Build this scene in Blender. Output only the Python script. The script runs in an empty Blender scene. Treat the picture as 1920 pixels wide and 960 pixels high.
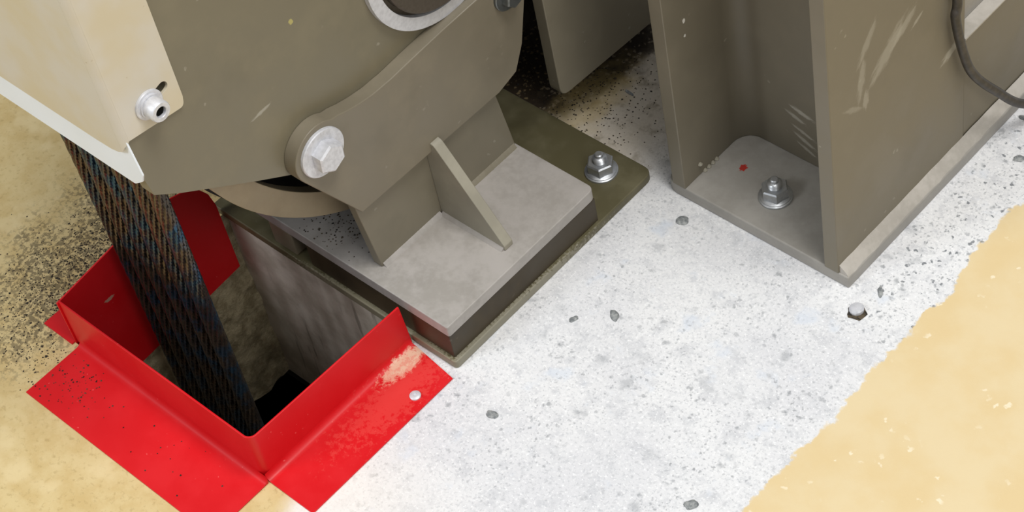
import bpy, bmesh, math, random
from mathutils import Vector, Matrix
from mathutils.geometry import tessellate_polygon
random.seed(7)
C = bpy.context.scene.collection
S = 0.001                      # all lengths below are millimetres
PI = math.pi
V3 = Vector

# ------------------------------------------------------------------ camera
cam_d = bpy.data.cameras.new('camera'); cam = bpy.data.objects.new('camera', cam_d); C.objects.link(cam)
bpy.context.scene.camera = cam
cam_d.sensor_width = 36.0; cam_d.lens = 4017.0 / 1920.0 * 36.0
cam_d.clip_start = 0.01; cam_d.clip_end = 50
RX = V3((0.7322, 0.6647, -0.1487)).normalized()
RD = V3((-0.5173, 0.4006, -0.7563)).normalized()          # forward, from the rotation's third row
RXw = V3((0.7322, 0.6647, -0.1487)).normalized()
DN = RD.cross(RXw).normalized(); RXw = DN.cross(RD).normalized()
rot = Matrix((RXw, -DN, -RD)).transposed()
cam.matrix_world = Matrix.Translation(V3((1028.96, -702.69, 1579.12)) * S) @ rot.to_4x4()

# ------------------------------------------------------------------ light
sc = bpy.context.scene
sc.view_settings.view_transform = 'Standard'; sc.view_settings.look = 'None'
sc.view_settings.gamma = 1.0; sc.view_settings.use_curve_mapping = False
sc.view_settings.exposure = 0.0
w = bpy.data.worlds.new('room_light'); sc.world = w; w.use_nodes = True
bg = w.node_tree.nodes['Background']
bg.inputs[0].default_value = (0.96, 0.98, 1.0, 1); bg.inputs[1].default_value = 0.30
def area(name, loc, target, sx, sy, power, col=(1, 1, 1)):
    l = bpy.data.lights.new(name, 'AREA'); l.shape = 'RECTANGLE'; l.size = sx; l.size_y = sy
    l.energy = power; l.color = col
    o = bpy.data.objects.new(name, l); C.objects.link(o); o.location = loc
    o.rotation_euler = (V3(target) - V3(loc)).to_track_quat('-Z', 'Y').to_euler()
    return o
area('ceiling_and_fill_lamp', (0.85, 0.25, 2.9), (0.0, 0.1, 0), 0.9, 1.1, 54, (1.0, 0.985, 0.96))
area('ceiling_and_fill_lamp', (2.3, -0.35, 2.3), (0.0, 0.1, 0.1), 1.1, 1.1, 20, (1.0, 0.99, 0.97))
area('ceiling_and_fill_lamp', (-0.9, -1.9, 2.1), (-0.35, -0.1, 0.1), 0.8, 0.8, 32, (0.9, 0.95, 1.0))  # fill lamp added to brighten the left floor, white sheet and floor opening

# ------------------------------------------------------------------ materials
def lin(c):
    return tuple((x / 255 / 12.92) if x / 255 <= 0.04045 else ((x / 255 + 0.055) / 1.055) ** 2.4 for x in c) + (1,)
class N:
    def __init__(s, name):
        s.m = bpy.data.materials.new(name); s.m.use_nodes = True
        s.nt = s.m.node_tree; s.b = s.nt.nodes['Principled BSDF']
        s.pos = s.nt.nodes.new('ShaderNodeNewGeometry').outputs['Position']
        mm = s.nt.nodes.new('ShaderNodeVectorMath'); mm.operation = 'SCALE'; mm.inputs[3].default_value = 1000
        s.nt.links.new(s.pos, mm.inputs[0]); s.P = mm.outputs[0]      # position in mm
    def n(s, t): return s.nt.nodes.new(t)
    def l(s, a, b): s.nt.links.new(a, b)
    def set(s, sock, v):
        if hasattr(v, 'links') or isinstance(v, bpy.types.NodeSocket): s.l(v, sock)
        else: sock.default_value = v
    def math(s, op, a, b=0.0, c=None, clamp=False):
        n = s.n('ShaderNodeMath'); n.operation = op; n.use_clamp = clamp
        s.set(n.inputs[0], a); s.set(n.inputs[1], b)
        if c is not None: s.set(n.inputs[2], c)
        return n.outputs[0]
    def vec(s, op, a, b):
        n = s.n('ShaderNodeVectorMath'); n.operation = op; s.set(n.inputs[0], a); s.set(n.inputs[1], b)
        return n.outputs['Value'] if op == 'LENGTH' else n.outputs[0]
    def noise(s, size, detail=4, rough=0.55, stretch=None, dist=0.0, off=(0, 0, 0)):   # feature size in mm
        n = s.n('ShaderNodeTexNoise'); n.inputs['Scale'].default_value = 1.0 / size
        n.inputs['Detail'].default_value = detail; n.inputs['Roughness'].default_value = rough
        n.inputs['Distortion'].default_value = dist
        v = s.vec('ADD', s.P, off)
        if stretch: v = s.vec('MULTIPLY', v, stretch)
        s.l(v, n.inputs['Vector']); return n.outputs[0]
    def voro(s, size, feature='F1', off=(0, 0, 0), warp=0.0):
        n = s.n('ShaderNodeTexVoronoi'); n.inputs['Scale'].default_value = 1.0 / size; n.feature = feature
        v = s.vec('ADD', s.P, off)
        if warp:
            nn = s.n('ShaderNodeTexNoise'); nn.inputs['Scale'].default_value = 2.2 / size; nn.inputs['Detail'].default_value = 3
            s.l(v, nn.inputs['Vector'])
            sc_ = s.n('ShaderNodeVectorMath'); sc_.operation = 'SCALE'; s.l(nn.outputs['Color'], sc_.inputs[0]); sc_.inputs[3].default_value = warp
            v = s.vec('ADD', v, sc_.outputs[0])
        s.l(v, n.inputs['Vector']); return n.outputs['Distance'], n.outputs['Color']
    def ramp(s, v, lo, hi, a=0.0, b=1.0):
        n = s.n('ShaderNodeMapRange'); n.interpolation_type = 'SMOOTHSTEP'
        s.set(n.inputs[0], v); n.inputs[1].default_value = lo; n.inputs[2].default_value = hi
        n.inputs[3].default_value = a; n.inputs[4].default_value = b; return n.outputs[0]
    def mix(s, f, a, b):
        n = s.n('ShaderNodeMix'); n.data_type = 'RGBA'; s.set(n.inputs[0], f)
        s.set(n.inputs[6], a); s.set(n.inputs[7], b); return n.outputs[2]
    def xyz(s):
        n = s.n('ShaderNodeSeparateXYZ'); s.l(s.P, n.inputs[0]); return n.outputs
    def spot(s, c, r, edge=0.35, nz=None, amt=1.2):     # irregular patch round c with radii r
        d = s.vec('SUBTRACT', s.P, c); d = s.vec('DIVIDE', d, r); L = s.vec('LENGTH', d, (0, 0, 0))
        if nz is not None: L = s.math('ADD', L, s.math('MULTIPLY', s.math('SUBTRACT', nz, 0.5), amt))
        return s.ramp(L, 1.0 + edge * .5, 1.0 - edge * .5)
    def streak(s, c, r, deg, ax, nz_size, amt):        # slanted smear on a plane across axis ax
        a = math.radians(deg); ca, sa = math.cos(a), math.sin(a)
        u, v = {'x': ((0, ca, sa), (0, -sa, ca)), 'y': ((ca, 0, sa), (-sa, 0, ca))}[ax]
        d = s.vec('SUBTRACT', s.P, c)
        def dot(w):
            n = s.n('ShaderNodeVectorMath'); n.operation = 'DOT_PRODUCT'; s.l(d, n.inputs[0]); n.inputs[1].default_value = w; return n.outputs['Value']
        du, dv = dot(u), dot(v)
        cb = s.n('ShaderNodeCombineXYZ'); s.l(s.math('DIVIDE', du, r[0]), cb.inputs[0]); s.l(s.math('DIVIDE', dv, r[1]), cb.inputs[1])
        out_of_plane = s.math('MULTIPLY', dot({'x': (1, 0, 0), 'y': (0, 1, 0)}[ax]), .12); s.l(out_of_plane, cb.inputs[2])
        L = s.vec('LENGTH', cb.outputs[0], (0, 0, 0))
        cc = s.n('ShaderNodeCombineXYZ'); s.l(s.math('DIVIDE', du, nz_size * 4), cc.inputs[0]); s.l(s.math('DIVIDE', dv, nz_size), cc.inputs[1])
        n = s.n('ShaderNodeTexNoise'); n.inputs['Scale'].default_value = 1; n.inputs['Detail'].default_value = 4; n.inputs['Roughness'].default_value = .65
        s.l(cc.outputs[0], n.inputs['Vector'])
        L = s.math('ADD', L, s.math('MULTIPLY', s.math('SUBTRACT', n.outputs[0], .5), amt))
        return s.ramp(L, 1.3, .6)
    def bump(s, h, dist, strength=1.0):
        n = s.n('ShaderNodeBump'); n.inputs['Distance'].default_value = dist * S; n.inputs['Strength'].default_value = strength
        s.l(h, n.inputs['Height']); s.l(n.outputs[0], s.b.inputs['Normal'])
    def out(s, col, rough=0.5, metal=0.0, spec=0.5):
        s.set(s.b.inputs['Base Color'], col); s.set(s.b.inputs['Roughness'], rough)
        s.set(s.b.inputs['Metallic'], metal); s.b.inputs['Specular IOR Level'].default_value = spec
        return s.m

def paint(name, base, light=None, rough=0.42, wear=0.5, scuffs=(), dots=(), blot=0.25, spec=0.5, dust=0.0, dustcol=(150, 143, 133), streaks=()):
    m = N(name); base = lin(base)
    light = lin(light) if light else tuple(min(1, c * 1.35) for c in base[:3]) + (1,)
    dark = tuple(c * 0.72 for c in base[:3]) + (1,)
    n1 = m.noise(55, 5, .6); n2 = m.noise(6, 4, .6)
    col = m.mix(m.ramp(n1, .42, .72, 0, blot * 2), base, light)
    col = m.mix(m.ramp(m.noise(90, 4, .6, off=(300, 0, 0)), .5, .75, 0, blot * 2), col, dark)
    d, c = m.voro(13, warp=6)                           # small chips
    keep = m.ramp(m.noise(35, 3, off=(77, 9, 0)), .58, .66)
    chip = m.math('MULTIPLY', m.ramp(d, .17, .1), keep)
    col = m.mix(m.math('MULTIPLY', chip, wear), col, lin((165, 160, 145)))
    if dust > 0:
        col = m.mix(m.ramp(m.math('ADD', m.math('MULTIPLY', n1, .6), m.math('MULTIPLY', n2, .4)), .38, .62, dust * .35, dust), col, lin(dustcol))
    for (cc, rr, st) in scuffs:
        nz = m.noise(9, 4, .7, stretch=st, off=cc)
        k = m.spot(cc, rr, .25, nz, 3.2)
        col = m.mix(m.math('MULTIPLY', k, .75), col, lin((188, 184, 172)))
    for (cc, rr, dg, ax, nzs, k_) in streaks:
        col = m.mix(m.math('MULTIPLY', m.streak(cc, rr, dg, ax, nzs, 2.2), k_), col, lin((182, 178, 166)))
    for (cc, rr, dc) in dots:
        k = m.spot(cc, rr, .3, m.noise(2.5, 2), 1.4); col = m.mix(k, col, lin(dc))
    m.bump(n2, .12, .35)
    return m.out(col, m.ramp(n1, .3, .7, rough - .06, rough + .1), 0, spec)

OL = (122, 115, 96)
M = {}
M['olive'] = paint('olive_grey_paint', OL, blot=.18)
M['olive_machine'] = paint('olive_grey_paint_machine', (121, 114, 94), blot=.2, streaks=[((-111, -44, 325), (11, 1.8), 4, 'x', 2, .6)], dots=[((-111, 10, 386), (5, 2.4, 3), (180, 170, 105))])
M['olive_arm'] = paint('olive_grey_paint_arm', (124, 116, 99), blot=.22, wear=.3)
M['olive_web'] = paint('olive_grey_paint_web', (128, 121, 104), blot=.2)
M['column'] = paint('olive_grey_paint_column', (120, 113, 97), blot=.15, rough=.5, streaks=[
    ((227, 343, 272), (22, 4.5), 52, 'x', 4, .36), ((227, 333, 235), (24, 4.5), 78, 'x', 4, .36), ((227, 338, 205), (11, 4), 84, 'x', 3, .4),
    ((227, 396, 248), (20, 5), 30, 'x', 4, .4), ((227, 372, 238), (32, 8), 38, 'x', 5, .42), ((227, 415, 240), (9, 2), 25, 'x', 2, .5),
    ((227, 466, 158), (14, 5), 20, 'x', 3, .7), ((227, 320, 208), (14, 3), -35, 'x', 3, .3), ((227, 284, 345), (30, 1.2), 88, 'x', 2, .6),
    ((116, 383, 82), (14, 2.6), -15, 'y', 2, .75), ((108, 383, 72), (12, 2.4), -20, 'y', 2, .6), ((117, 383, 55), (14, 2), -20, 'y', 2, .6), ((118, 383, 44), (14, 2.4), -25, 'y', 2, .6), ((120, 383, 33), (12, 2), -25, 'y', 2, .6)],
    dots=[((43, 314, 222), (4, 1.8, 3), (225, 222, 215)), ((43, 313, 204), (4, 1.4, 1.8), (215, 212, 205))])
M['foot'] = paint('scuffed_grey_foot_plate', (146, 142, 134), rough=.5, blot=.25, dust=.45, dustcol=(172, 168, 162),
                  dots=[((72, 342, 15), (3.6, 4.4, 5), (170, 45, 35))])
M['weld'] = paint('dusty_grey_weld_bead', (160, 154, 144), rough=.6, blot=.35, dust=.6, dustcol=(196, 191, 183))
M['topplate'] = paint('dusty_grey_plate', (150, 145, 137), rough=.48, blot=.25, dust=.8, dustcol=(174, 168, 163), spec=.6)
M['gusset'] = paint('worn_light_gusset_edge', (150, 145, 130), rough=.55, blot=.3)
M['base'] = paint('dark_olive_base_plate', (90, 84, 58), rough=.5, blot=.5, light=(112, 106, 80), dots=[((4, 40, 4), (11, 170, 12), (138, 133, 115)), ((-90, -1, 4), (130, 8, 12), (132, 126, 104))])
M['block'] = paint('dark_brown_pad', (60, 50, 32), rough=.55, blot=.5, wear=.1)
M['white'] = paint('white_sheet', (238, 246, 255), (244, 249, 255), rough=.4, blot=.1, wear=0)
M['yellowgrey'] = paint('pale_dusty_rim', (160, 147, 122), rough=.5, blot=.4, dust=.5, dustcol=(150, 135, 110))

def mat_cover(name):
    m = N(name)
    n = m.noise(70, 3); col = m.mix(m.ramp(n, .35, .7), lin((210, 204, 192)), lin((208, 196, 168)))
    d, c = m.voro(9, warp=4); k = m.math('MULTIPLY', m.ramp(d, .12, .07), m.ramp(m.noise(30), .56, .62))
    col = m.mix(m.math('MULTIPLY', k, .5), col, lin((170, 150, 110)))
    m.bump(m.noise(5), .08, .3); return m.out(col, .38, 0, .5)
M['cover'] = mat_cover('cream_sheet_metal')

def mat_red():
    m = N('red_painted_sheet'); p = m.xyz()
    n = m.noise(45, 4); col = m.mix(m.ramp(n, .35, .7), lin((212, 18, 26)), lin((217, 26, 33)))
    sp, c = m.voro(7, warp=3); k = m.math('MULTIPLY', m.ramp(sp, .13, .06), m.ramp(m.noise(25, off=(5, 5, 5)), .5, .62))
    col = m.mix(m.math('MULTIPLY', k, .55), col, lin((238, 110, 105)))
    fine = m.noise(5, 5, .75); fine2 = m.noise(16, 3, .6)
    sc_ = m.spot((-45, -24, 2), (9, 30, 8), .5, m.math('ADD', m.math('MULTIPLY', fine, .6), m.math('MULTIPLY', fine2, .4)), 3.4)
    col = m.mix(m.math('MULTIPLY', sc_, .8), col, lin((235, 215, 185)))
    sc_ = m.spot((-26, -60, 2), (20, 60, 8), .7, fine, 5.0)
    col = m.mix(m.math('MULTIPLY', sc_, .4), col, lin((228, 84, 76)))
    sc_ = m.spot((-332, -148, 18), (6, 6, 2.2), .3, m.noise(3), 1.6)
    col = m.mix(sc_, col, lin((200, 150, 130)))
    m.bump(m.noise(9, 4), .25, .35)
    return m.out(col, m.ramp(n, .3, .7, .38, .5), 0, .35)
M['red'] = mat_red()

def mat_zinc(name, base=(200, 203, 206), rough=.3, metal=.85):
    m = N(name); n = m.noise(4, 4); col = m.mix(m.ramp(n, .35, .7), lin(base), lin(tuple(int(x * .93) for x in base)))
    m.bump(m.noise(2.2, 3), .08, .4); return m.out(col, m.ramp(n, .3, .7, rough, rough + .15), metal)
M['zinc'] = mat_zinc('zinc_plated_steel')
M['zincw'] = mat_zinc('pale_zinc_washer', (220, 221, 226), .38, .25)
M['darkzinc'] = mat_zinc('dull_zinc_steel', (120, 124, 124), .35, .8)
M['hub'] = mat_zinc('dark_steel_shaft', (88, 80, 70), .45, .3)
M['black'] = mat_zinc('black_greased_iron', (26, 25, 26), .5, .3)
m = N('black_rubber_cable'); M['cable'] = m.out(m.mix(m.ramp(m.noise(8), .4, .7), lin((48, 45, 42)), lin((68, 63, 58))), .45)
m = N('dark_grains')
rv = m.n('ShaderNodeTexVoronoi'); rv.inputs['Scale'].default_value = 300
m.l(m.pos, rv.inputs['Vector']); M['grain'] = m.out(m.mix(m.ramp(rv.outputs['Color'], .2, .9), lin((28, 25, 20)), lin((88, 76, 58))), .8)
m = N('grey_stone'); M['stone'] = m.out(m.mix(m.ramp(m.noise(4), .35, .7), lin((112, 116, 118)), lin((168, 170, 168))), .7)

m = N('painted_recess_shade'); M['recess_shade'] = m.out(lin((16, 16, 16)), .9, 0, .1)
def mat_rope():
    m = N('greased_steel_rope')
    n = m.noise(30, 3); q = m.noise(9, 2, off=(50, 0, 0))
    col = m.mix(m.ramp(n, .42, .6), lin((100, 88, 74)), lin((58, 88, 112)))
    col = m.mix(m.ramp(q, .4, .7), col, lin((74, 70, 66)))
    return m.out(col, .27, .8)
M['rope'] = mat_rope()

def mat_concrete_wall():
    m = N('grey_concrete_wall'); n = m.noise(40, 5); col = m.mix(m.ramp(n, .35, .65), lin((228, 221, 206)), lin((196, 188, 171)))
    k = m.noise(18, 3, .6, stretch=(1, 1, .12), off=(9, 1, 1)); col = m.mix(m.ramp(k, .6, .7, 0, .5), col, lin((84, 76, 58)))
    m.bump(m.noise(7, 5, .7), 1.2, .6); return m.out(col, .8, 0, .3)
M['conc'] = mat_concrete_wall()
m = N('rough_broken_concrete'); n = m.noise(22, 5, .7)
col = m.mix(m.ramp(n, .35, .65), lin((196, 184, 150)), lin((142, 130, 100))); m.bump(m.noise(12, 6, .75), 5, 1.0)
M['rough'] = m.out(col, .85, 0, .3)
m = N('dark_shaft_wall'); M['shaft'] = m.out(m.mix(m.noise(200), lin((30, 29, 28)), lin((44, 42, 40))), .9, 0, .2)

def mat_floor():
    m = N('concrete_floor_with_yellow_paint'); x, y, z = m.xyz()
    big = m.noise(120, 4); med = m.noise(22, 5, .65); fine = m.noise(3.2, 4, .7)
    conc = m.mix(m.ramp(big, .35, .65), lin((231, 231, 231)), lin((220, 220, 222)))
    conc = m.mix(m.ramp(med, .48, .68, 0, .7), conc, lin((200, 201, 204)))
    conc = m.mix(m.ramp(fine, .5, .66, 0, .6), conc, lin((186, 188, 191)))
    conc = m.mix(m.ramp(m.noise(3.0, 4, .7, off=(60, 60, 0)), .54, .66, 0, .7), conc, lin((250, 250, 250)))
    blue = m.ramp(m.noise(38, 4, off=(400, 0, 0)), .58, .74, 0, .5)
    conc = m.mix(blue, conc, lin((206, 215, 228)))
    # fine grey grit everywhere, denser in clouds
    cloud = m.ramp(m.noise(70, 4, off=(0, 230, 0)), .38, .62, .25, 1)
    right = m.math('MULTIPLY', m.ramp(x, 225, 262), m.ramp(y, 210, 290))       # dense dark pits beside the column
    cloud = m.math('MAXIMUM', cloud, m.math('MULTIPLY', right, 1.0))
    for size, thr, a, tone, off in ((3.4, .18, .55, (150, 152, 155), 0), (6.5, .14, .6, (130, 133, 137), 40), (13, .11, .6, (124, 128, 132), 90), (34, .1, .5, (136, 140, 144), 150)):
        d, c = m.voro(size, off=(off, off * 2, 0), warp=size * .8)
        sel = m.n('ShaderNodeSeparateColor'); m.l(c, sel.inputs[0])
        k = m.math('MULTIPLY', m.ramp(d, thr + .2, thr - .04), m.ramp(sel.outputs[0], .55, .6))
        k = m.math('MULTIPLY', k, m.math('MULTIPLY', cloud, a))
        conc = m.mix(k, conc, lin(tone))
    dk, c = m.voro(7.5, off=(11, 3, 0), warp=6)
    k = m.math('MULTIPLY', m.math('MULTIPLY', m.ramp(dk, .3, .2), right), m.ramp(m.noise(14, 3), .45, .55))
    conc = m.mix(m.math('MULTIPLY', k, .9), conc, lin((118, 122, 126)))
    # beige, dirtier concrete behind the machine
    back = m.math('MULTIPLY', m.ramp(x, 20, -60), m.ramp(y, 255, 300))
    conc = m.mix(m.math('MULTIPLY', back, .75), conc, lin((205, 192, 170)))
    conc = m.mix(m.math('MULTIPLY', back, m.ramp(med, .5, .7, 0, .8)), conc, lin((150, 138, 118)))
    front = m.math('MULTIPLY', m.ramp(x, 180, -20), m.ramp(y, -60, -170))
    conc = m.mix(m.math('MULTIPLY', front, .6), conc, lin((246, 238, 226)))
    # paint
    wob = m.math('ADD', m.math('MULTIPLY', m.math('SUBTRACT', m.noise(95, 3, .5), .5), 70), m.math('MULTIPLY', m.math('SUBTRACT', m.noise(14, 4, .6), .5), 22))
    edge = m.math('ADD', 316.0, m.math('MULTIPLY', 0.0, y))
    k1 = m.ramp(m.math('SUBTRACT', m.math('ADD', x, wob), edge), -2, 2)
    ledge = m.math('ADD', m.math('MULTIPLY', y, -.28), -75.0)
    k2 = m.ramp(m.math('SUBTRACT', ledge, m.math('ADD', x, m.math('MULTIPLY', wob, .7))), -12, 22)
    yel = m.mix(m.ramp(m.noise(60, 4, off=(9, 9, 0)), .35, .68), lin((226, 206, 164)), lin((223, 199, 151)))
    chips = m.math('MULTIPLY', m.ramp(m.voro(16, off=(3, 8, 0), warp=14)[0], .2, .12), m.ramp(m.noise(60, 2, off=(0, 5, 0)), .47, .6))
    yel = m.mix(m.math('MULTIPLY', chips, .75), yel, lin((244, 232, 204)))
    tan = m.mix(m.ramp(m.noise(28, 5, .65), .35, .68), lin((216, 194, 142)), lin((206, 180, 124)))
    tan = m.mix(m.ramp(m.noise(6, 4, .7, off=(3, 3, 0)), .52, .7, 0, .55), tan, lin((176, 150, 98)))
    tan = m.mix(m.ramp(m.noise(50, 3, off=(30, 0, 0)), .55, .72, 0, .6), tan, lin((228, 208, 160)))
    # dirt staining by the collar; behind, dirt plus the rear plate's shade painted in
    dirt = m.spot((-395, -110, 0), (95, 150, 50), .9, m.noise(40, 4), 1.4)
    grit = m.ramp(m.math('ADD', m.math('MULTIPLY', m.noise(5.5, 4, .7), 1.0), m.math('MULTIPLY', dirt, .09)), .53, .62)
    tan = m.mix(m.math('MULTIPLY', m.math('MULTIPLY', grit, dirt), .72), tan, lin((88, 78, 58)))
    rear_dirt_shade = m.spot((-215, 400, 0), (100, 130, 50), .4, m.noise(40, 4), .8)
    conc = m.mix(k1, conc, yel); conc = m.mix(k2, conc, tan)
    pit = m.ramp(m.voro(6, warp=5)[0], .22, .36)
    conc = m.mix(m.math('MULTIPLY', rear_dirt_shade, .8), conc, lin((104, 88, 66)))
    conc = m.mix(m.math('MULTIPLY', rear_dirt_shade, m.math('MULTIPLY', pit, .96)), conc, lin((52, 42, 32)))
    st = m.spot((-125, 335, 0), (30, 60, 50), .9, m.noise(25, 4), 1.6)
    conc = m.mix(m.math('MULTIPLY', st, .5), conc, lin((196, 172, 112)))
    m.bump(m.math('ADD', m.math('MULTIPLY', med, .5), m.math('MULTIPLY', fine, .4)), .7, .35)
    return m.out(conc, m.ramp(med, .3, .7, .5, .7), 0, .3)
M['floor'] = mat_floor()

# ------------------------------------------------------------------ mesh helpers
def newbm(): return bmesh.new()
def box(bm, x0, x1, y0, y1, z0, z1):
    v = [bm.verts.new(p) for p in ((x0, y0, z0), (x1, y0, z0), (x1, y1, z0), (x0, y1, z0), (x0, y0, z1), (x1, y0, z1), (x1, y1, z1), (x0, y1, z1))]
    for f in ((3, 2, 1, 0), (4, 5, 6, 7), (0, 1, 5, 4), (1, 2, 6, 5), (2, 3, 7, 6), (3, 0, 4, 7)): bm.faces.new([v[i] for i in f])
    return bm
AX = {'x': lambda a, b, h: (h, a, b), 'y': lambda a, b, h: (a, h, b), 'z': lambda a, b, h: (a, b, h)}
def prism(bm, loops, h0, h1, ax):
    """polygon (first loop) with holes (other loops) extruded along an axis"""
    f = AX[ax]; loops = [list(l) for l in loops]
    tri = tessellate_polygon([[V3((p[0], p[1], 0)) for p in l] for l in loops])
    flat = [p for l in loops for p in l]
    lo = [bm.verts.new(f(p[0], p[1], h0)) for p in flat]; hi = [bm.verts.new(f(p[0], p[1], h1)) for p in flat]
    if len(loops) == 1:
        bm.faces.new(lo[::-1]); bm.faces.new(hi)
    else:
        for t in tri:
            for vs in (lo, hi):
                try: bm.faces.new([vs[i] for i in t])
                except ValueError: pass
    k = 0
    for l in loops:
        n = len(l)
        for i in range(n):
            a, b = k + i, k + (i + 1) % n
            bm.faces.new((lo[a], lo[b], hi[b], hi[a]))
        k += n
    return bm
def rnd(pts, radii, seg=6):
    """round the corners of a polygon"""
    out = []; n = len(pts)
    for i in range(n):
        r = radii[i] if isinstance(radii, (list, tuple)) else radii
        p = V3((*pts[i], 0)); a = V3((*pts[i - 1], 0)); b = V3((*pts[(i + 1) % n], 0))
        if r <= 0: out.append(tuple(p[:2])); continue
        u = (a - p).normalized(); v = (b - p).normalized(); ang = u.angle(v)
        d = min(r / math.tan(ang / 2), (a - p).length * .49, (b - p).length * .49)
        s, e = p + u * d, p + v * d
        for k in range(seg + 1):
            t = k / seg; q = s * (1 - t) ** 2 + p * 2 * t * (1 - t) + e * t * t; out.append(tuple(q[:2]))
    return out
def circ(c, r, n=48, a0=0.0): return [(c[0] + r * math.cos(a0 + 2 * PI * i / n), c[1] + r * math.sin(a0 + 2 * PI * i / n)) for i in range(n)]
def lathe(bm, c, prof, ax, n=40, a0=0.0):
    """profile (radius, height) turned round an axis through c; closed with caps"""
    def pt(r, h, a):
        u, v = r * math.cos(a), r * math.sin(a)
        return {'x': (c[0] + h, c[1] + u, c[2] + v), 'z': (c[0] + u, c[1] + v, c[2] + h)}[ax]
    rings = [[bm.verts.new(pt(r, h, a0 + 2 * PI * i / n)) for i in range(n)] for r, h in prof]
    for A, B in zip(rings, rings[1:]):
        for i in range(n): bm.faces.new((A[i], A[(i + 1) % n], B[(i + 1) % n], B[i]))
    bm.faces.new(rings[0][::-1]); bm.faces.new(rings[-1]); return bm
def tube(bm, pts, r, n=12):
    pts = [V3(p) for p in pts]; up = V3((1, 0.2, 0.1)); rings = []
    for i, p in enumerate(pts):
        t = (pts[min(i + 1, len(pts) - 1)] - pts[max(i - 1, 0)]).normalized()
        u = (up - t * up.dot(t)).normalized(); up = u; v = t.cross(u)
        rings.append([bm.verts.new(p + (u * math.cos(2 * PI * k / n) + v * math.sin(2 * PI * k / n)) * r) for k in range(n)])
    for A, B in zip(rings, rings[1:]):
        for i in range(n): bm.faces.new((A[i], A[(i + 1) % n], B[(i + 1) % n], B[i]))
    bm.faces.new(rings[0][::-1]); bm.faces.new(rings[-1]); return bm
def spline(P, n=12):
    P = [V3(p) for p in P]; P = [P[0] * 2 - P[1]] + P + [P[-1] * 2 - P[-2]]; out = []
    for i in range(1, len(P) - 2):
        for k in range(n):
            t = k / n; a, b, c, d = P[i - 1:i + 3]
            out.append(.5 * ((2 * b) + (c - a) * t + (2 * a - 5 * b + 4 * c - d) * t * t + (3 * b - a - 3 * c + d) * t ** 3))
    out.append(P[-2]); return out
BASE = {}
def obj(name, bm, mat, parent=None, origin=None, bevel=0.0, smooth=True):
    """vertices are in world mm; the object's origin is its parent's, or `origin`"""
    if parent is not None: o0 = V3(BASE[parent.name])
    elif origin is not None: o0 = V3(origin)
    else: o0 = V3((0, 0, 0))
    bmesh.ops.recalc_face_normals(bm, faces=bm.faces)
    for v in bm.verts: v.co = (v.co - o0) * S
    me = bpy.data.meshes.new(name); bm.to_mesh(me); bm.free()
    me.materials.append(M[mat] if isinstance(mat, str) else mat)
    o = bpy.data.objects.new(name, me); C.objects.link(o)
    if parent is not None: o.parent = parent
    else: o.location = o0 * S
    BASE[o.name] = tuple(o0)
    if bevel:
        b = o.modifiers.new('bevel', 'BEVEL'); b.width = bevel * S; b.segments = 3; b.limit_method = 'ANGLE'; b.angle_limit = math.radians(40)
        b.harden_normals = False
    if smooth:
        for p in me.polygons: p.use_smooth = True
        me.set_sharp_from_angle(angle=math.radians(38))
    return o
def thing(name, label, cat, loc, group=None):
    o = bpy.data.objects.new(name, None); C.objects.link(o); o.location = V3(loc) * S; o.empty_display_size = .02
    BASE[o.name] = tuple(loc); return tag(o, label, cat, group)
def tag(o, label, cat, group=None, kind=None):
    o['label'] = label; o['category'] = cat
    if group: o['group'] = group
    if kind: o['kind'] = kind
    return o
def struct(o): o['kind'] = 'structure'; return o
def copy_tree(o, parent=None):
    c = o.copy(); C.objects.link(c); c.parent = parent
    for ch in list(o.children): copy_tree(ch, c)
    return c

# ================================================================== SETTING
HX0, HX1, HY0, HY1, DEEP = -334, -56, -199, 6, -262
bm = newbm()
xs = [-3200, HX0, HX1, 2600]; ys = [-2600, HY0, HY1, 3200]
g = [[bm.verts.new((x, y, 0)) for y in ys] for x in xs]
for i in range(3):
    for j in range(3):
        if (i, j) != (1, 1): bm.faces.new((g[i][j], g[i + 1][j], g[i + 1][j + 1], g[i][j + 1]))
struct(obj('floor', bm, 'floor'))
bm = box(newbm(), HX0, HX1, HY1, HY1 + 30, DEEP, -.5); struct(obj('wall_far', bm, 'conc'))
bm = box(newbm(), HX1, HX1 + 30, HY0, HY1 + 30, DEEP, -.5); struct(obj('wall_right', bm, 'conc'))
bm = box(newbm(), HX0, HX1 + 30, HY0 - 30, HY0, DEEP, -.5); struct(obj('wall_near', bm, 'conc'))
# left wall of the opening: rough broken concrete, displaced mesh
bm = newbm(); nx, nz = 60, 70; gv = []
from mathutils import noise as mn
for i in range(nx + 1):
    row = []
    for k in range(nz + 1):
        yy = HY0 + (HY1 - HY0) * i / nx; zz = DEEP + (-.5 - DEEP) * k / nz
        q = mn.fractal(V3((0, yy, zz)) * .035, 1, 2, 5); e = max(0, min(1, (yy + 95) / 40)) * max(0, min(1, (-90 - zz) / 20)) 
        dz = 8 * mn.noise(V3((yy * .05, 0, 5))) if k == 0 else 0
        row.append(bm.verts.new((HX0 + .5 + e * (3 + 5 * q) + max(0, -zz - 90) * .03 * e, yy, zz + (dz if k == 0 else 0))))
    gv.append(row)
for i in range(nx):
    for k in range(nz): bm.faces.new((gv[i][k], gv[i + 1][k], gv[i + 1][k + 1], gv[i][k + 1]))
box(bm, HX0 - 30, HX0, HY0 - 30, HY1 + 30, DEEP, -.5)
struct(obj('wall_left', bm, 'rough'))
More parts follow.
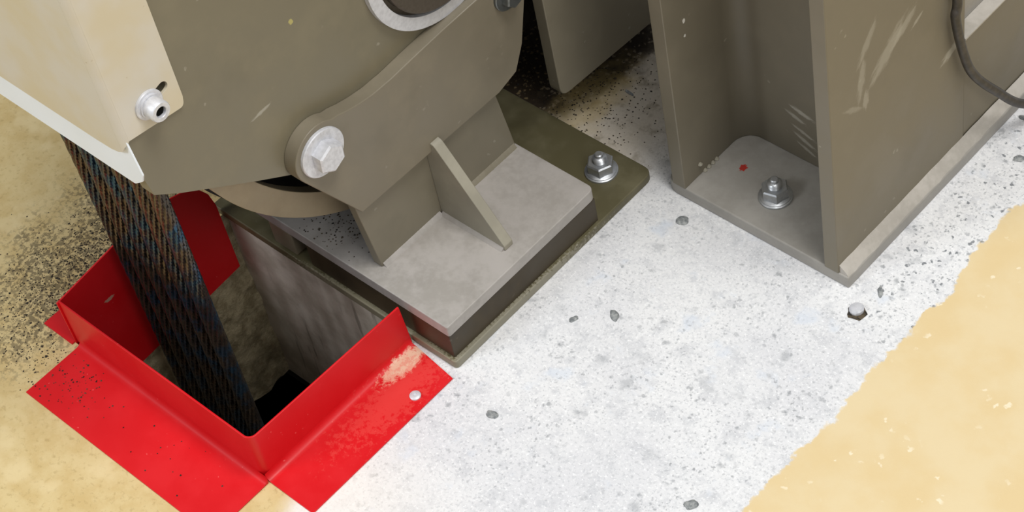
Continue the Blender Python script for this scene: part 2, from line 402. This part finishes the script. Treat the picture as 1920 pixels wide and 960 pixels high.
# the dark shaft below the slab
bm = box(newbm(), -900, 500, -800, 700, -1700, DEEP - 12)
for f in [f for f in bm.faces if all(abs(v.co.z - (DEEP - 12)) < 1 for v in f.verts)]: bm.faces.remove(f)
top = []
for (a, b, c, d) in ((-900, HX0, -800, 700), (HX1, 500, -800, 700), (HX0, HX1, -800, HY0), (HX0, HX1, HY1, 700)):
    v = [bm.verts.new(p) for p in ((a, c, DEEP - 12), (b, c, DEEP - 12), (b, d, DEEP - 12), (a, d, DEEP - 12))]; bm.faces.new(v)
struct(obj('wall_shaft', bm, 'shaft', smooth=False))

# ================================================================== RED COLLAR
t = thing('floor_collar', 'bright red folded sheet metal collar around the square rope opening in the floor', 'collar', (-195, -98, 0))
X0, X1, Y0 = -332, -58, -197
# upstand: one bent strip, rounded front corner, tapering a little towards its right end
path = [(X0, Y0), (X0 + 60, Y0), (X0 + 140, Y0), (X1 - 40, Y0)] + [(X1 - 9 + 9 * math.sin(a), Y0 + 9 - 9 * math.cos(a)) for a in [PI / 2 * i / 8 for i in range(9)]] + [(X1, -150), (X1, -80), (X1, -40), (X1, -1)]
bm = newbm(); rows = []
tot = sum((V3((*a, 0)) - V3((*b, 0))).length for a, b in zip(path, path[1:])); acc = 0
for i, p in enumerate(path):
    if i: acc += math.dist(p, path[i - 1])
    d = V3((*path[min(i + 1, len(path) - 1)], 0)) - V3((*path[max(i - 1, 0)], 0)); d.normalize(); nn = V3((-d.y, d.x, 0)) * 2.0
    h = 63 - 6.0 * max(0, (acc - 275) / (tot - 275))
    q = V3((*p, 0)); sh = V3((0, -3.5, 0)) if i == len(path) - 1 else V3((0, 0, 0))
    rows.append([bm.verts.new(q + V3((0, 0, .3))), bm.verts.new(q + V3((0, 0, h)) + sh), bm.verts.new(q + nn + V3((0, 0, h)) + sh), bm.verts.new(q + nn + V3((0, 0, .3)))])
for A, B in zip(rows, rows[1:]):
    for k in range(4): bm.faces.new((A[k], A[(k + 1) % 4], B[(k + 1) % 4], B[k]))
bm.faces.new(rows[0]); bm.faces.new(rows[-1][::-1])
obj('upstand', bm, 'red', t, bevel=.5)
def flange_prof(w, r=7):
    # outward distance / height section with an inner fillet
    inner = [(0, r + 2)] + [(r - r * math.cos(a), r + 1.6 - r * math.sin(a)) for a in [PI / 2 * i / 6 for i in range(1, 6)]] + [(r + 1, 1.6)]
    return [(0, .2)] + inner + [(w, 1.6), (w, .2)]
bm = newbm(); pr_ = [(Y0 - a, b) for a, b in flange_prof(72)]
prism(bm, [pr_], X0 + 6, X1 + 4, 'x'); obj('flange', bm, 'red', t, bevel=.3)
bm = newbm(); pr_ = [(X1 + a, b) for a, b in flange_prof(62)]
# section in xz extruded along y
prism(bm, [pr_], Y0 + 1, -10, 'y')
for v in bm.verts:                                     # small notch and step where it meets the machine base
    if v.co.y > -11 and v.co.x < X1 + 15: v.co.y = -3
obj('flange', bm, 'red', t, bevel=.3)
bm = newbm(); prism(bm, [[(-199, 62), (-119, 73), (-62, 76), (-30, 66), (-14, 54), (-6, 40), (-2, 20), (-1.5, -78), (-150, -90), (-199, -90)][::-1]], X0 - 1.8, X0, 'x')
obj('back_panel', bm, 'red', t, bevel=.3)
bm = newbm(); box(bm, X0 - 46, X0 - 1.9, -203, -12, .2, 1.8); obj('flange', bm, 'red', t)
bm = newbm(); lathe(bm, (-10.5, -46, 1.6), [(5.5, 0), (5.5, 1.5), (4.2, 2.4), (2, 2.4), (1.6, 1.4)], 'z', 24)
rv_ = obj('rivet', bm, 'zincw', t); rv_['label'] = 'pale metal rivet head'

# ================================================================== MACHINE BASE
bm = newbm(); prism(bm, [rnd([(-345, 1), (0, 0.5), (-2, 292), (-345, 292)], [3, 5, 12, 3])], 0.1, 10, 'z')
o = obj('base_plate', bm, 'base', origin=(-170, 145, 0), bevel=1.2)
tag(o, 'dark olive steel base plate lying on the concrete under the machine foot', 'plate')
t = thing('spacer_pad', 'dark brown spacer block between the olive base plate and the dusty grey top plate', 'pad', (-100, 108, 10))
bm = box(newbm(), -200, -5, 5, 212, 10.1, 41.9); obj('pad_body', bm, 'block', t, bevel=.8)
bm = box(newbm(), -254, -221, 4.6, 212, 10.1, 41.9); q = obj('foot_block', bm, 'olive', t, bevel=1.5); q['label'] = 'lighter olive foot block'

# ================================================================== HOIST MACHINE
mach = thing('hoist_machine', 'large olive grey steel hoist machine with bolted support arm standing on its dusty foot', 'machine', (-100, 108, 42))
bm = newbm(); prism(bm, [rnd([(-345, 4), (-4, 4.5), (-4.5, 213.5), (-345, 214)], [2, 3, 8, 2])], 42.1, 56, 'z')
q = obj('foot_plate', bm, 'topplate', mach, bevel=1.0); q['label'] = 'dusty light grey foot plate'
bm = newbm(); prism(bm, [[(22, 56), (212, 56), (199, 152), (12, 153)]], -117, -106, 'x'); obj('web_plate', bm, 'olive_web', mach, bevel=.8)
# weld bead at the foot of the web
def wbead(bm, a, b, r, n=60, horiz=(1, 0, 0)):
    a, b = V3(a), V3(b); d = (b - a).normalized(); h = V3(horiz); rows = []
    for i in range(n + 1):
        p = a.lerp(b, i / n); rr = r * (1 + .03 * math.sin(i * 2.1) + .04 * random.random())
        rows.append([bm.verts.new(p), bm.verts.new(p + h * rr), bm.verts.new(p + h * rr * .62 + V3((0, 0, rr * .5))), bm.verts.new(p + V3((0, 0, rr)))])
    for A, B in zip(rows, rows[1:]):
        for k in range(4): bm.faces.new((A[k], A[(k + 1) % 4], B[(k + 1) % 4], B[k]))
    bm.faces.new(rows[0]); bm.faces.new(rows[-1][::-1]); return bm
obj('weld', wbead(newbm(), (-106, 24, 56), (-106, 103, 56), 4), 'topplate', mach)
obj('weld', wbead(newbm(), (-106, 119, 56), (-106, 210, 56), 4), 'olive_web', mach)
# gusset: triangular rib with a sloped top edge, rounded head against the arm
bm = newbm(); prism(bm, [rnd([(-106, 56), (-22, 56), (-22, 62), (-92, 160), (-106, 160)], [0, 0, 2, 8, 0])], 105, 116, 'y')
q = obj('gusset', bm, 'gusset', mach, bevel=.8); q['label'] = 'light worn triangular gusset'
obj('weld', wbead(newbm(), (-104, 105, 56), (-24, 105, 56), 3.5, horiz=(0, -1, 0)), 'topplate', mach)
# arm
bc = (-9, 252)
arc1 = [(bc[0] + 31 * math.cos(a), bc[1] + 31 * math.sin(a)) for a in [math.radians(x) for x in range(52, 215, 9)]]
armo = [(12.5, 151), (198, 147)] + [(224, 154), (238, 180), (251, 226), (256, 262), (240, 285), (214, 280), (196, 270)] + \
       [(150, 269), (111, 267), (82, 265), (59, 265.5), (42, 268), (28, 271.5), (18, 275)] + arc1
armo = armo[::1]
bm = newbm(); prism(bm, [armo], -111, -96, 'x')
arm = obj('support_arm', bm, 'olive_arm', mach, bevel=.9)
# main plate
bm = newbm(); prism(bm, [[(-169.5, 400), (-168.5, 356), (-165, 332), (-142, 313), (-72, 262.5), (-29, 233), (-9, 211), (40, 195), (215, 195), (240, 260), (250, 500), (250, 950), (-169.5, 950)], circ((-126, 424.5), 7, 24)], -126, -111.1, 'x')
obj('main_plate', bm, 'olive_machine', mach, bevel=2)
# bearing ring and hub
hc = (174, 356)
bm = newbm(); prism(bm, [circ(hc, 87, 96), circ(hc, 74, 96)], -111, -105, 'x'); q = obj('bearing_ring', bm, 'zincw', mach, bevel=.7); q['label'] = 'pale bare metal ring'
bm = newbm(); lathe(bm, (0, *hc), [(73.9, -111), (73.9, -110.4), (69, -110.4), (69, -101.5), (67, -99.5), (20, -99.5)], 'x', 80)
q = obj('hub', bm, 'hub', mach); q['label'] = 'dark brown round hub'
# hex bolts on the arm
def hexbolt(cx, cy, cz, rw, rh, hh, mw, mh, ang=0.3):
    bm = newbm(); lathe(bm, (cx, cy, cz), [(rw, 0.05), (rw, 2.6), (rw - .8, 3.4), (rw * .3, 3.4)], 'x', 56)
    b = obj('bolt_washer', bm, mw, mach)
    bm = newbm(); lathe(bm, (cx, cy, cz), [(rh, 3.4), (rh, 3.4 + hh - 1.5), (rh * .87, 3.4 + hh)], 'x', 6, ang)
    h = obj('bolt_head', bm, mh, b, smooth=False)
hexbolt(-96, -9.5, 253, 24.5, 15.5, 12, 'zincw', 'zincw', .45)
hexbolt(-96, 231, 250, 17, 11, 9, 'darkzinc', 'darkzinc')
# rope guard arc and drum
ang = [math.radians(a) for a in range(150, 263, 2)]
bm = newbm(); prism(bm, [[(hc[0] + 290 * math.cos(a), hc[1] + 290 * math.sin(a)) for a in ang] + [(hc[0] + 264 * math.cos(a), hc[1] + 264 * math.sin(a)) for a in ang[::-1]]], -160, -147, 'x')
q = obj('guard_arc', bm, 'yellowgrey', mach, bevel=.6); q['label'] = 'dusty tan curved rim'
prof = [(60, -335), (293, -335), (293, -324)]
RX_ = [-191 - 24.2 * i for i in range(6)]
for x in reversed(RX_):
    prof += [(293, x - 9), (290.5, x - 6), (290, x), (290.5, x + 6), (293, x + 9)]
prof += [(293, -176), (60, -176)]
bm = newbm(); lathe(bm, (0, *hc), prof, 'x', 128); q = obj('traction_sheave', bm, 'black', mach); q['label'] = 'black grooved rope wheel'
bm = newbm(); lathe(bm, (0, *hc), [(55, -520), (55, -126.2)], 'x', 40); obj('shaft', bm, 'black', mach)
bm = newbm(); prism(bm, [rnd([(280, 700), (286, 56), (640, 34), (640, 700)], [0, 14, 0, 0], 8)], -125, -110, 'x')
q = obj('rear_frame_plate', bm, 'olive_web', mach, bevel=1.0)
bm = newbm(); box(bm, -126, -111.2, 249, 700, 560, 700); obj('frame_bridge', bm, 'olive_web', mach)
bm = newbm(); prism(bm, [rnd([(150, 90), (700, 90), (700, 760), (150, 760)], 60)], -800, -345, 'x'); obj('added_shade_mass', bm, 'black', mach, bevel=2)  # unseen mass added so the gaps between the plates go dark
bm = newbm(); box(bm, -344, -127, 480, 690, 90, 700); obj('added_shade_box', bm, 'black', mach, bevel=2)  # unseen box added to shade the floor under the rear plate

# ================================================================== CREAM COVER and WHITE SHEET
cov = thing('machine_guard', 'cream bent sheet metal guard screwed to the machine side above the ropes', 'cover', (-108, -140, 400))
def capsule(y0, z0, y1, z1, r, n=10):
    a = math.atan2(z1 - z0, y1 - y0); out = []
    for k in range(n + 1): t_ = a - PI / 2 + PI * k / n; out.append((y1 + r * math.cos(t_), z1 + r * math.sin(t_)))
    for k in range(n + 1): t_ = a + PI / 2 + PI * k / n; out.append((y0 + r * math.cos(t_), z0 + r * math.sin(t_)))
    return out
bm = newbm(); prism(bm, [rnd([(-169, 401.8), (-112, 393), (-110, 403), (-110, 900), (-169, 900)], [0, 6, 5, 0, 0]) , capsule(-141, 420, -124, 425, 5.0)], -110.9, -108, 'x')
obj('front_panel', bm, 'cover', cov, bevel=.5)
# bend: quarter round between the two panels, flaring down to the side panel's lower edge
bm = newbm(); rows = []
for k in range(9):
    a = PI / 2 * k / 8; zb = 401.5 + (391 - 401.5) * (k / 8) ** .8 + 2 * math.sin(PI * k / 8)
    y_o, x_o = -169 - 6 * math.sin(a), -114 + 6 * math.cos(a); y_i, x_i = -169 - 3.1 * math.sin(a), -114 + 3.1 * math.cos(a)
    rows.append([bm.verts.new((x_o, y_o, zb)), bm.verts.new((x_o, y_o, 900)), bm.verts.new((x_i, y_i, 900)), bm.verts.new((x_i, y_i, zb))])
for A, B in zip(rows, rows[1:]):
    for k in range(4): bm.faces.new((A[k], A[(k + 1) % 4], B[(k + 1) % 4], B[k]))
bm.faces.new(rows[0]); bm.faces.new(rows[-1][::-1]); obj('bend', bm, 'cover', cov)
bm = newbm(); prism(bm, [[(-520, 384), (-150, 384), (-130, 385), (-120, 387.5), (-114, 391), (-114, 900), (-520, 900)]], -175, -172.1, 'y')
obj('side_panel', bm, 'cover', cov, bevel=.4)
bm = newbm(); lathe(bm, (-108, -141, 420.5), [(13.5, .1), (13.5, 1.8), (12.8, 2.4), (10.6, 2.4), (10.6, 4.6), (5, 4.6)], 'x', 40)
wz = obj('screw_washer', bm, 'zincw', cov)
bm = newbm(); lathe(bm, (-108, -141, 420.5), [(9.4, 4.7), (9.4, 15), (8.6, 16.2), (5.4, 16.2), (4.9, 15.6), (4.9, 11)], 'x', 36)
sc_h = obj('screw_head', bm, 'zincw', wz)
bm = newbm(); lathe(bm, (0, -141, 420.5), [(4.6, -96.95), (4.6, -94.5)], 'x', 6); obj('socket_shade', bm, 'recess_shade', wz, smooth=False)  # black disc paints in the dark of the screw's hollow

bm = newbm(); prism(bm, [rnd([(-520, 345), (-122, 345), (-108, 356), (-103.5, 366), (-108.5, 403), (-114, 404), (-520, 404)], [0, 7, 5, 3, 0, 0, 0])], -171.5, -169.9, 'y')
o = obj('guard_sheet', bm, 'white', origin=(-300, -171, 345), bevel=.3)
tag(o, 'white flat sheet metal strip showing below the cream guard, just above the ropes', 'sheet')

# ================================================================== ROPES
def rope_mesh(xt, xb, name):
    bm = newbm(); pts = []
    z = -900.0
    while z < 356: 
        f = max(0, min(1, (z + 100) / 400)); pts.append(V3((xb + (xt - xb) * f, -124.7, z))); z += 4 if z > -330 else 15
    a = PI
    while a > PI * .55: pts.append(V3((xt, hc[0] + 298.7 * math.cos(a), hc[1] + 298.7 * math.sin(a)))); a -= .02
    ns, K, R0 = 10, 70, 7.6; rows = []; s = 0
    for i, p in enumerate(pts):
        if i: s += (p - pts[i - 1]).length
        d = (pts[min(i + 1, len(pts) - 1)] - pts[max(i - 1, 0)]).normalized()
        u = V3((1, 0, 0)); u = (u - d * u.dot(d)).normalized(); v = d.cross(u)
        row = []
        for k in range(K):
            th = 2 * PI * k / K; ph = (th - s * .036) * ns / 2
            r = R0 - 2.6 + 3.2 * math.sqrt(abs(math.cos(ph)))
            row.append(bm.verts.new(p + (u * math.cos(th) + v * math.sin(th)) * r))
        rows.append(row)
    for A, B in zip(rows, rows[1:]):
        for i in range(K): bm.faces.new((A[i], A[(i + 1) % K], B[(i + 1) % K], B[i]))
    bm.faces.new(rows[0][::-1]); bm.faces.new(rows[-1])
    return obj(name, bm, 'rope', origin=(xb, -124.7, -900))
which = ['nearest the olive machine plate', 'second from the olive machine plate', 'third from the olive machine plate',
         'third from the left edge', 'second from the left edge', 'leftmost of the bundle']
for i, x in enumerate(RX_):
    o = rope_mesh(x, -186 - 22.6 * i, 'steel_rope')
    tag(o, 'dark greased steel hoist rope, ' + which[i], 'rope', 'hoist ropes dropping through the red collar')

# ================================================================== COLUMN
col = thing('steel_column', 'olive grey H-section steel column bolted to the concrete right of the machine', 'column', (127, 388, 0))
def hsec(x0, x1, y0, y1, tf, tw, r, n=7):
    ym = (y0 + y1) / 2; a, b = x0 + tf, x1 - tf; P = [(x0, y0), (a, y0)]
    def f(cx, cy, a0, a1): return [(cx + r * math.cos(a0 + (a1 - a0) * k / n), cy + r * math.sin(a0 + (a1 - a0) * k / n)) for k in range(n + 1)]
    P += f(a + r, ym - tw / 2 - r, PI, PI / 2); P += f(b - r, ym - tw / 2 - r, PI / 2, 0)
    P += [(b, y0), (x1, y0), (x1, y1), (b, y1)]
    P += f(b - r, ym + tw / 2 + r, 0, -PI / 2); P += f(a + r, ym + tw / 2 + r, -PI / 2, -PI)
    P += [(a, y1), (x0, y1)]; return P
bm = newbm(); prism(bm, [hsec(27, 227, 287.5, 488, 16, 9, 20)], 15, 900, 'z'); obj('shaft', bm, 'column', col, bevel=1.0)
bm = newbm(); prism(bm, [rnd([(17, 288.5), (238, 288.5), (238, 960), (17, 960)], [14, 2, 2, 2])], .1, 15, 'z'); q = obj('foot_plate', bm, 'foot', col, bevel=2.0); q['label'] = 'scuffed light grey foot plate with a red paint dot'
obj('weld', wbead(newbm(), (227, 290, 14.5), (227, 960, 14.5), 10, 60), 'weld', col)
bm = newbm()
for k in range(5): 
    yy = 312 + k * 6; lathe(bm, (43.5, yy, 16 + (k == 0) * 14), [(2.2, -1.5), (2.8, 0), (1.2, 2.0)], 'z', 8)
obj('weld_spatter', bm, 'gusset', col)

# side beam beyond the column
sb = thing('side_beam', 'low olive grey steel beam running back from the right face of the column', 'beam', (200, 720, 15))
bm = box(newbm(), 211, 226, 489, 960, 15.1, 152); obj('beam_web', bm, 'column', sb, bevel=.8)
bm = box(newbm(), 196, 210.9, 489, 960, 15.1, 260); obj('back_plate', bm, 'foot', sb, bevel=.8)
bm = newbm(); wbead(bm, (211, 489.5, 152), (211, 959, 152), .1, 40); box(bm, 211.1, 227, 489.5, 959, 152.1, 154); obj('top_strip', bm, 'weld', sb, bevel=.4)

# cable
P = spline([(228 + 6, 452, 420), (234, 458, 300), (235, 463.7, 228), (236, 460, 209), (237, 471, 158), (240, 484, 120), (247, 511, 79), (256, 548, 34), (275, 600, 10), (330, 660, 5), (480, 720, 5), (760, 760, 5)], 10)
o = obj('power_cable', tube(newbm(), P, 4.6, 14), 'cable', origin=(235, 460, 5)); tag(o, 'black rubber cable hanging down the side of the steel column and onto the floor', 'cable')

# ================================================================== ANCHOR NUTS
def make_anchor(loc, label, rot=0.0):
    t = thing('anchor_bolt', label, 'bolt', loc); x, y, z = loc
    bm = newbm(); lathe(bm, loc, [(17, .1), (17, 2.2), (16.2, 2.8), (8, 2.8)], 'z', 48); obj('washer', bm, 'zinc', t)
    bm = newbm(); lathe(bm, loc, [(15.5, 2.8), (15.5, 3.6), (12, 5.2), (11, 5.2)], 'z', 48); 
    n = obj('nut', bm, 'zinc', t)
    bm = newbm(); lathe(bm, loc, [(13.6, 4.6), (14, 5.2), (14, 14.6), (12.6, 16), (7, 16)], 'z', 6, rot); obj('hexagon', bm, 'zinc', n, smooth=False)
    bm = newbm(); prof = [(7, 15.9)]
    z_ = 16.0
    for k in range(4): prof += [(7.4, z_ + .6), (6.5, z_ + 1.3)]; z_ += 1.4
    prof += [(6, z_ + .4), (4.2, z_ + .9), (4.2, z_ + 4), (3.2, z_ + 4.8)]
    lathe(bm, loc, prof, 'z', 28); obj('threaded_end', bm, 'zinc', t)
    return t
a0 = make_anchor((121, 330, 15), 'zinc anchor bolt with nut and washer on the grey column foot plate', .25)
a1 = copy_tree(a0); a1.location = V3((-44, 262, 10)) * S; a1.rotation_euler.z = .9
a1['label'] = 'zinc anchor bolt with nut and washer on the dark olive machine base plate'
pit = thing('anchor_stub', 'small cut-off metal anchor stub in the white concrete near the yellow paint', 'anchor', (260, 271, 0))
bm = newbm(); prism(bm, [[(260.8 + (9 + 1.2 * math.sin(k * 1.9)) * math.cos(k * .4), 270 + (9 + 1.2 * math.sin(k * 1.9)) * math.sin(k * .4)) for k in range(15)]], .1, .5, 'z'); obj('hole_shade_patch', bm, 'grain', pit)  # flat dark patch painted in for the uncut, shaded hole round the stub
bm = newbm(); lathe(bm, (259, 272, .5), [(7, .1), (7, 3), (5.5, 5), (2, 5.6)], 'z', 24)
for v in bm.verts: v.co.z += (v.co.x - 260) * .12 * (v.co.z > 1)
obj('stub', bm, 'zincw', pit)

# ================================================================== STONES AND GRIT
def stone(c, r, sq, rz, seed):
    bm = newbm(); bmesh.ops.create_icosphere(bm, subdivisions=3, radius=1)
    R_ = Matrix.Rotation(rz, 3, 'Z')
    for v in bm.verts:
        k = 1 + .35 * mn.noise(v.co * 1.4 + V3((seed * 3.1, 0, 0))); p = v.co * k
        p = R_ @ V3((p.x * r, p.y * r * sq, p.z * r * .22)); v.co = V3((c[0], c[1], r * .06)) + p
        if v.co.z < 0.1: v.co.z = 0.1
    return bm
ST = [((57.7, 264), 6.5, .8, .4, 'grey pebble lying on the white concrete beside the column foot plate'),
      ((271, 15), 6.5, .75, 1, 'grey pebble on the white concrete at the bottom edge, nearest the camera'),
      ((62, -18), 6, .7, .2, 'grey pebble on the white concrete right of the red flange corner'),
      ((50, 110), 5, .6, 1.2, 'small grey pebble on the white concrete right of the machine base'),
      ((79, 136), 7, .6, 2.6, 'flat dark grey stone chip on the white concrete midway between machine and column'),
      ((264, 302), 6.5, .35, 2.2, 'dark angular chip on the concrete between the column foot and the cut-off anchor'),
      ((275, 512), 5.5, .8, .5, 'dark round pebble on the concrete at the right edge below the cable'),
      ((252, 560), 8, .4, .3, 'long dark stone chip on the concrete under the hanging cable'),
      ((-98, 367), 6, .3, -.1, 'dark flat flake on the beige concrete between machine and column')]
for i, (c, r, sq, rz, lb) in enumerate(ST):
    o = obj('pebble', stone(c, r, sq, rz, i), 'stone', origin=(c[0], c[1], 0)); tag(o, lb, 'pebble', 'loose pebbles on the floor')

def grains(zones, seed):
    rg = random.Random(seed); bm = newbm()
    for (cx, cy, sx, sy, z, n, ok) in zones:
        for _ in range(n):
            x, y = rg.gauss(cx, sx), rg.gauss(cy, sy)
            if not ok(x, y): continue
            r = rg.uniform(.5, 1.25) * (1.6 if rg.random() < .06 else 1)
            a = rg.uniform(0, 6.28); pts = []
            for k in range(4): pts.append(bm.verts.new((x + r * math.cos(a + k * 1.57) * rg.uniform(.7, 1.2), y + r * math.sin(a + k * 1.57) * rg.uniform(.7, 1.2), z + .05)))
            tp = bm.verts.new((x, y, z + r * .8))
            for k in range(4): bm.faces.new((pts[k], pts[(k + 1) % 4], tp))
            bm.faces.new(pts[::-1])
    return bm
g1 = lambda x, y: x < -384 or y < -206 and x < -330
o = obj('dirt_grains', grains([(-400, -120, 34, 75, 0, 2600, lambda x, y: x < -380), (-352, -232, 24, 16, 0, 160, lambda x, y: x < -328), (-170, 345, 60, 45, 0, 1100, lambda x, y: y > 297), (-120, 320, 90, 60, 0, 160, lambda x, y: y > 297)], 3), 'grain', origin=(-380, -120, 0), smooth=False)
tag(o, 'dark gritty dirt grains scattered on the floor around the collar and behind the machine', 'dirt', kind='stuff')
o = obj('flange_grit', grains([(-300, -236, 20, 20, 1.8, 110, lambda x, y: -324 < x < -66 and -266 < y < -208), (-200, -236, 90, 20, 1.8, 30, lambda x, y: -324 < x < -66 and -266 < y < -208)], 5), 'grain', origin=(-300, -236, 0), smooth=False)
tag(o, 'dark grit scattered on the left red flange of the collar', 'dirt', kind='stuff')
o = obj('foot_grit', grains([(-190, 70, 42, 34, 56.1, 300, lambda x, y: 8 < y < 200 and -340 < x < -119 ), (-175, 30, 30, 15, 56.1, 90, lambda x, y: 8 < y < 200 and x < -119)], 6), 'grain', origin=(-190, 70, 56), smooth=False)
tag(o, 'dark grit lying on the grey machine foot plate beneath the tan rim', 'dirt', kind='stuff')
